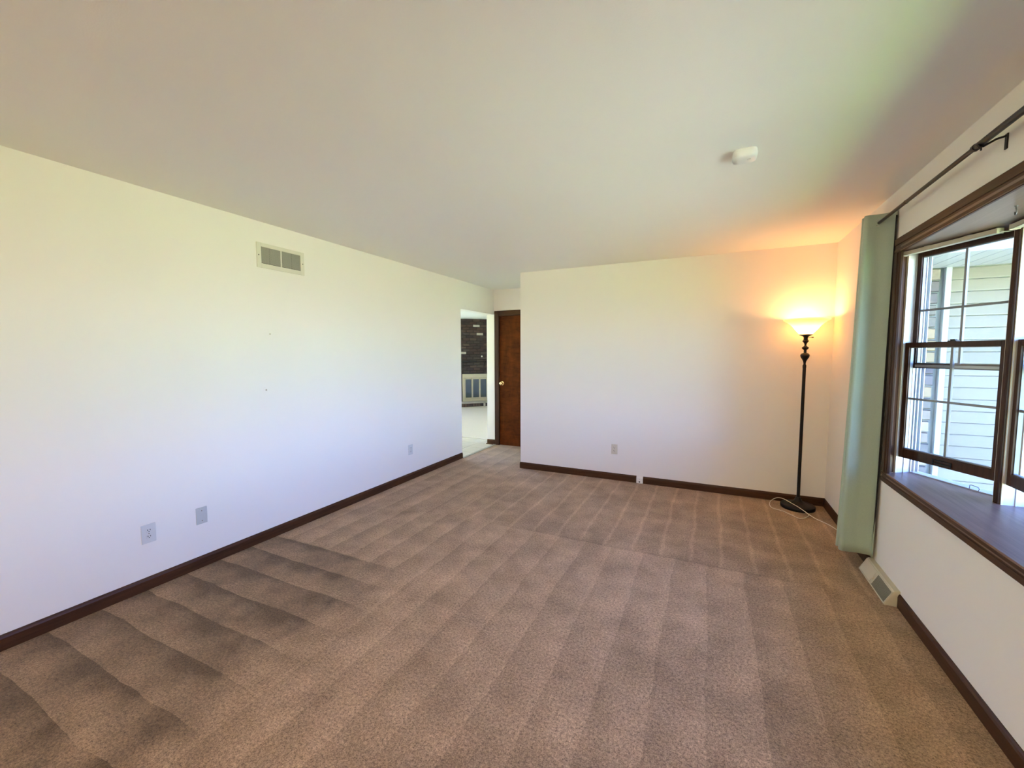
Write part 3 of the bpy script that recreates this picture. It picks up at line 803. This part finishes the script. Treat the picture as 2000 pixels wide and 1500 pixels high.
# added fill lamp, out of view behind the camera, warms back wall and carpet
cl = thing('fill_lamp', (2.2, -4.2, H), 'added unseen round white lamp behind the viewer, warm fill for the room', 'fill lamp')
obj('canopy', B().lathe([(.17, 0), (.17, -.02), (.15, -.03), (.001, -.03)], (2.2, -4.2, H), 32), M['white'], cl, smooth=True)
dm_, nt, bs = mat('lit_dome'); bs.inputs['Emission Color'].default_value = (1, .80, .58, 1); bs.inputs['Emission Strength'].default_value = 5
obj('dome', B().lathe([(.15, -.03), (.148, -.05), (.12, -.085), (.07, -.108), (.001, -.115)], (2.2, -4.2, H), 32), dm_, cl, smooth=True)
cl_d = bpy.data.lights.new('fill_lamp_light', 'POINT'); cl_d.energy = 165; cl_d.color = (1.0, .88, .65); cl_d.shadow_soft_size = .15
clo = bpy.data.objects.new('fill_lamp_light', cl_d); C.objects.link(clo); clo.parent = cl; clo.location = (0, 0, -.30)

# ------------------------------------------------------------------ curtain and rod
RX, RZ = 4.026, 2.265
rodt = thing('curtain_rod', (RX, 2.2, RZ), 'dark bronze curtain rod above the bay window', 'curtain rod')
obj('rod', B().tube([(RX, 2.372, RZ), (RX, .55, RZ)], .0125, 16), M['rod'], rodt, smooth=True)
obj('inner_rod', B().tube([(RX, 2.37, RZ), (RX, 3.55, RZ)], .0095, 16), M['rod'], rodt, smooth=True)
obj('collar', B().tube([(RX, 2.378, RZ), (RX, 2.362, RZ)], .0145, 16), M['rod'], rodt, smooth=True)
obj('collar', B().tube([(RX, 3.035, RZ), (RX, 3.028, RZ)], .0108, 16), M['rod'], rodt, smooth=True)
for s_, y in ((1, 3.55), (-1, .55)):
    obj('finial', B().tube([(RX, y, RZ), (RX, y+s_*.006, RZ), (RX, y+s_*.012, RZ), (RX, y+s_*.03, RZ), (RX, y+s_*.045, RZ), (RX, y+s_*.052, RZ)], [.011, .016, .011, .021, .018, .004], 16), M['rod'], rodt, smooth=True)
for y in (2.325, .7):
    obj('bracket', B().box(W-.004, y-.008, 2.226, W, y+.008, 2.284).tube([(W-.002, y, 2.276), (W-.03, y, 2.270), (RX+.004, y, 2.250), (RX-.008, y, RZ-.014)], .0042, 8)
        .tube([(RX-.014, y, RZ-.006), (RX-.008, y, RZ-.014), (RX+.004, y, RZ-.0145), (RX+.013, y, RZ-.006)], .004, 8), M['bronze'], rodt)
    obj('screw', B().tube([(RX-.002, y, RZ-.014), (RX-.002, y, RZ-.030)], .003, 8), M['bronze'], rodt)

cu = thing('curtain', (RX, 3.55, .1), 'sage green blackout curtain panel gathered left of the bay window', 'curtain')
def fabric(name, c, rough=.85):
    m_, nt, bs = mat(name)
    w1 = noise(nt, 500, 2, .5, coord(nt, (1, 1, .25)))
    nt.links.new(mixc(nt, w1, tuple(x_*.88 for x_ in c), tuple(x_*1.12 for x_ in c)), bs.inputs['Base Color'])
    bs.inputs['Roughness'].default_value = rough
    bs.inputs['Sheen Weight'].default_value = .25; bs.inputs['Sheen Roughness'].default_value = .4
    bump(nt, bs, w1, .15, .0006)
    return m_
M['sage'] = fabric('sage_curtain', (.37, .455, .36), .6)
M['blackout'] = fabric('black_lining', (.012, .011, .011))
# plan of the folds at the rod: free edge by the wall, then the broad face towards the room, then tucked folds
plan = [(4.078, 3.345), (4.084, 3.347), (4.0895, 3.355), (4.090, 3.372), (4.085, 3.396), (4.070, 3.417), (4.045, 3.430), (4.02, 3.434), (3.990, 3.431), (3.968, 3.429), (3.957, 3.440), (3.955, 3.458),
        (3.963, 3.472), (3.966, 3.482), (3.956, 3.494), (3.962, 3.510), (4.00, 3.520), (4.055, 3.530), (4.076, 3.545), (4.055, 3.560), (4.012, 3.568), (4.000, 3.585), (4.02, 3.602),
        (4.062, 3.622), (4.076, 3.645), (4.055, 3.662), (4.024, 3.675), (4.022, 3.69), (4.03, 3.71), (4.05, 3.722), (4.072, 3.735)]
pl = smoothpts([(x_, y_, 0) for x_, y_ in plan], 4)
def sheet(off, z0, z1, nz=40):
    b = B(); rows = []
    L = len(pl)
    for k in range(nz+1):
        t = k/nz; z = z1+(z0-z1)*t
        for i, p_ in enumerate(pl):
            tg = (pl[min(i+1, L-1)]-pl[max(i-1, 0)]).normalized(); nn = Vector((tg.y, -tg.x, 0))
            # folds spread and wander a little on the way down
            dx = -(.004+.038*max(0, (4.085-p_.x)/.125))*t + .004*math.sin(3.1*t+i*.11)*t
            dy = t*(.075*(p_.y-3.43) if p_.y > 3.43 else .5*(3.43-p_.y)) + .006*math.sin(5*t+i*.17)*t
            q = p_ + nn*off
            b.v.append((min(q.x+dx, W-.003), q.y+dy, z))
    for k in range(nz):
        for i in range(L-1):
            b.f.append((k*L+i, k*L+i+1, (k+1)*L+i+1, (k+1)*L+i))
    return b
pan = obj('panel', sheet(0, .105, 2.318), M['sage'], cu, smooth=True)
pan.modifiers.remove(pan.modifiers['split'])
md = pan.modifiers.new('thick', 'SOLIDIFY'); md.thickness = .0012; md.offset = 0
lin = obj('lining', sheet(.0026, .205, 2.28), M['blackout'], cu, smooth=True, label='black blackout lining behind the panel')
lin.modifiers.remove(lin.modifiers['split'])
for y, x_ in ((3.4375, RX),):
    ring = B()
    vs = []; fs = []
    n1, n2 = 28, 8
    for a_ in range(n1):
        th = 2*pi*a_/n1
        for c_ in range(n2):
            ph = 2*pi*c_/n2
            r_ = .0205+.0042*math.cos(ph)
            vs.append((x_+r_*math.cos(th), y-.002+.003*math.sin(ph), RZ+r_*math.sin(th)))
    for a_ in range(n1):
        for c_ in range(n2):
            fs.append((a_*n2+c_, ((a_+1) % n1)*n2+c_, ((a_+1) % n1)*n2+(c_+1) % n2, a_*n2+(c_+1) % n2))
    ring.add(vs, fs)
    obj('eyelet', ring, M['silver'], cu, smooth=True, label='silver eyelet around the rod')
    obj('eyelet_hole', B().add([(x_+.019*math.cos(2*pi*k/24), y-.0028, RZ+.019*math.sin(2*pi*k/24)) for k in range(24)], [tuple(range(24))]), M['dark'], cu)

# ------------------------------------------------------------------ blind headrails and hooks in the bay
def headrail(name, T, u0, u1, label):
    o_ = T((u0+u1)/2, -.03, 2.03)
    t = thing(name, o_, label, 'blind rail', 'slim headrails across the bay window heads')
    obj('rail', B().boxT(T, u0, -.048, 2.018, u1, -.014, 2.021).boxT(T, u0, -.048, 2.018, u1, -.045, 2.040).boxT(T, u0, -.017, 2.018, u1, -.014, 2.040), M['cream'], t, bevel=.0008)
    obj('end_cap', B().boxT(T, u0-.002, -.049, 2.016, u0+.003, -.013, 2.042).boxT(T, u1-.003, -.049, 2.016, u1+.002, -.013, 2.042), M['cream'], t)
    obj('top_clip', B().boxT(T, u0+.12, -.040, 2.036, u0+.15, -.02, 2.045).boxT(T, u1-.15, -.040, 2.036, u1-.12, -.02, 2.045), M['cream'], t)
    return t
t = headrail('blind_headrail', T1, .002, .475, 'cream blind headrail over the angled window beside the curtain')
obj('tilt_rod_stub', B().tube([T1(.472, -.036, 2.022), T1(.50, -.020, 2.019), T1(.548, -.022, 2.019)], .003, 8), M['white'], t)
headrail('blind_headrail', T2, -.004, WC*2+.05, 'cream blind headrail over the middle windows, cut by the right frame edge')
def hook(x_, y_, label, m_):
    pts = [(x_, y_, ZH), (x_, y_, ZH-.012)]
    for k in range(11):
        a_ = pi/2 + 1.55*pi*k/10
        pts.append((x_+.011*math.cos(a_)*.3, y_+.012*math.cos(a_), ZH-.024+.012*math.sin(a_)))
    o = obj('ceiling_hook', B().tube(pts, .0022, 8).lathe([(.006, 0), (.005, -.003), (.002, -.004)], (x_, y_, ZH), 12), m_, org=(x_, y_, ZH), smooth=True)
    return tag(o, label, 'hook')
hook(4.205, 2.480, 'grey cup hook screwed into the wooden head of the bay window', plain('dull_steel', (.10, .10, .10), .4, .1))
hook(4.200, 2.395, 'black cup hook in the bay head at the right frame edge', M['bronze'])
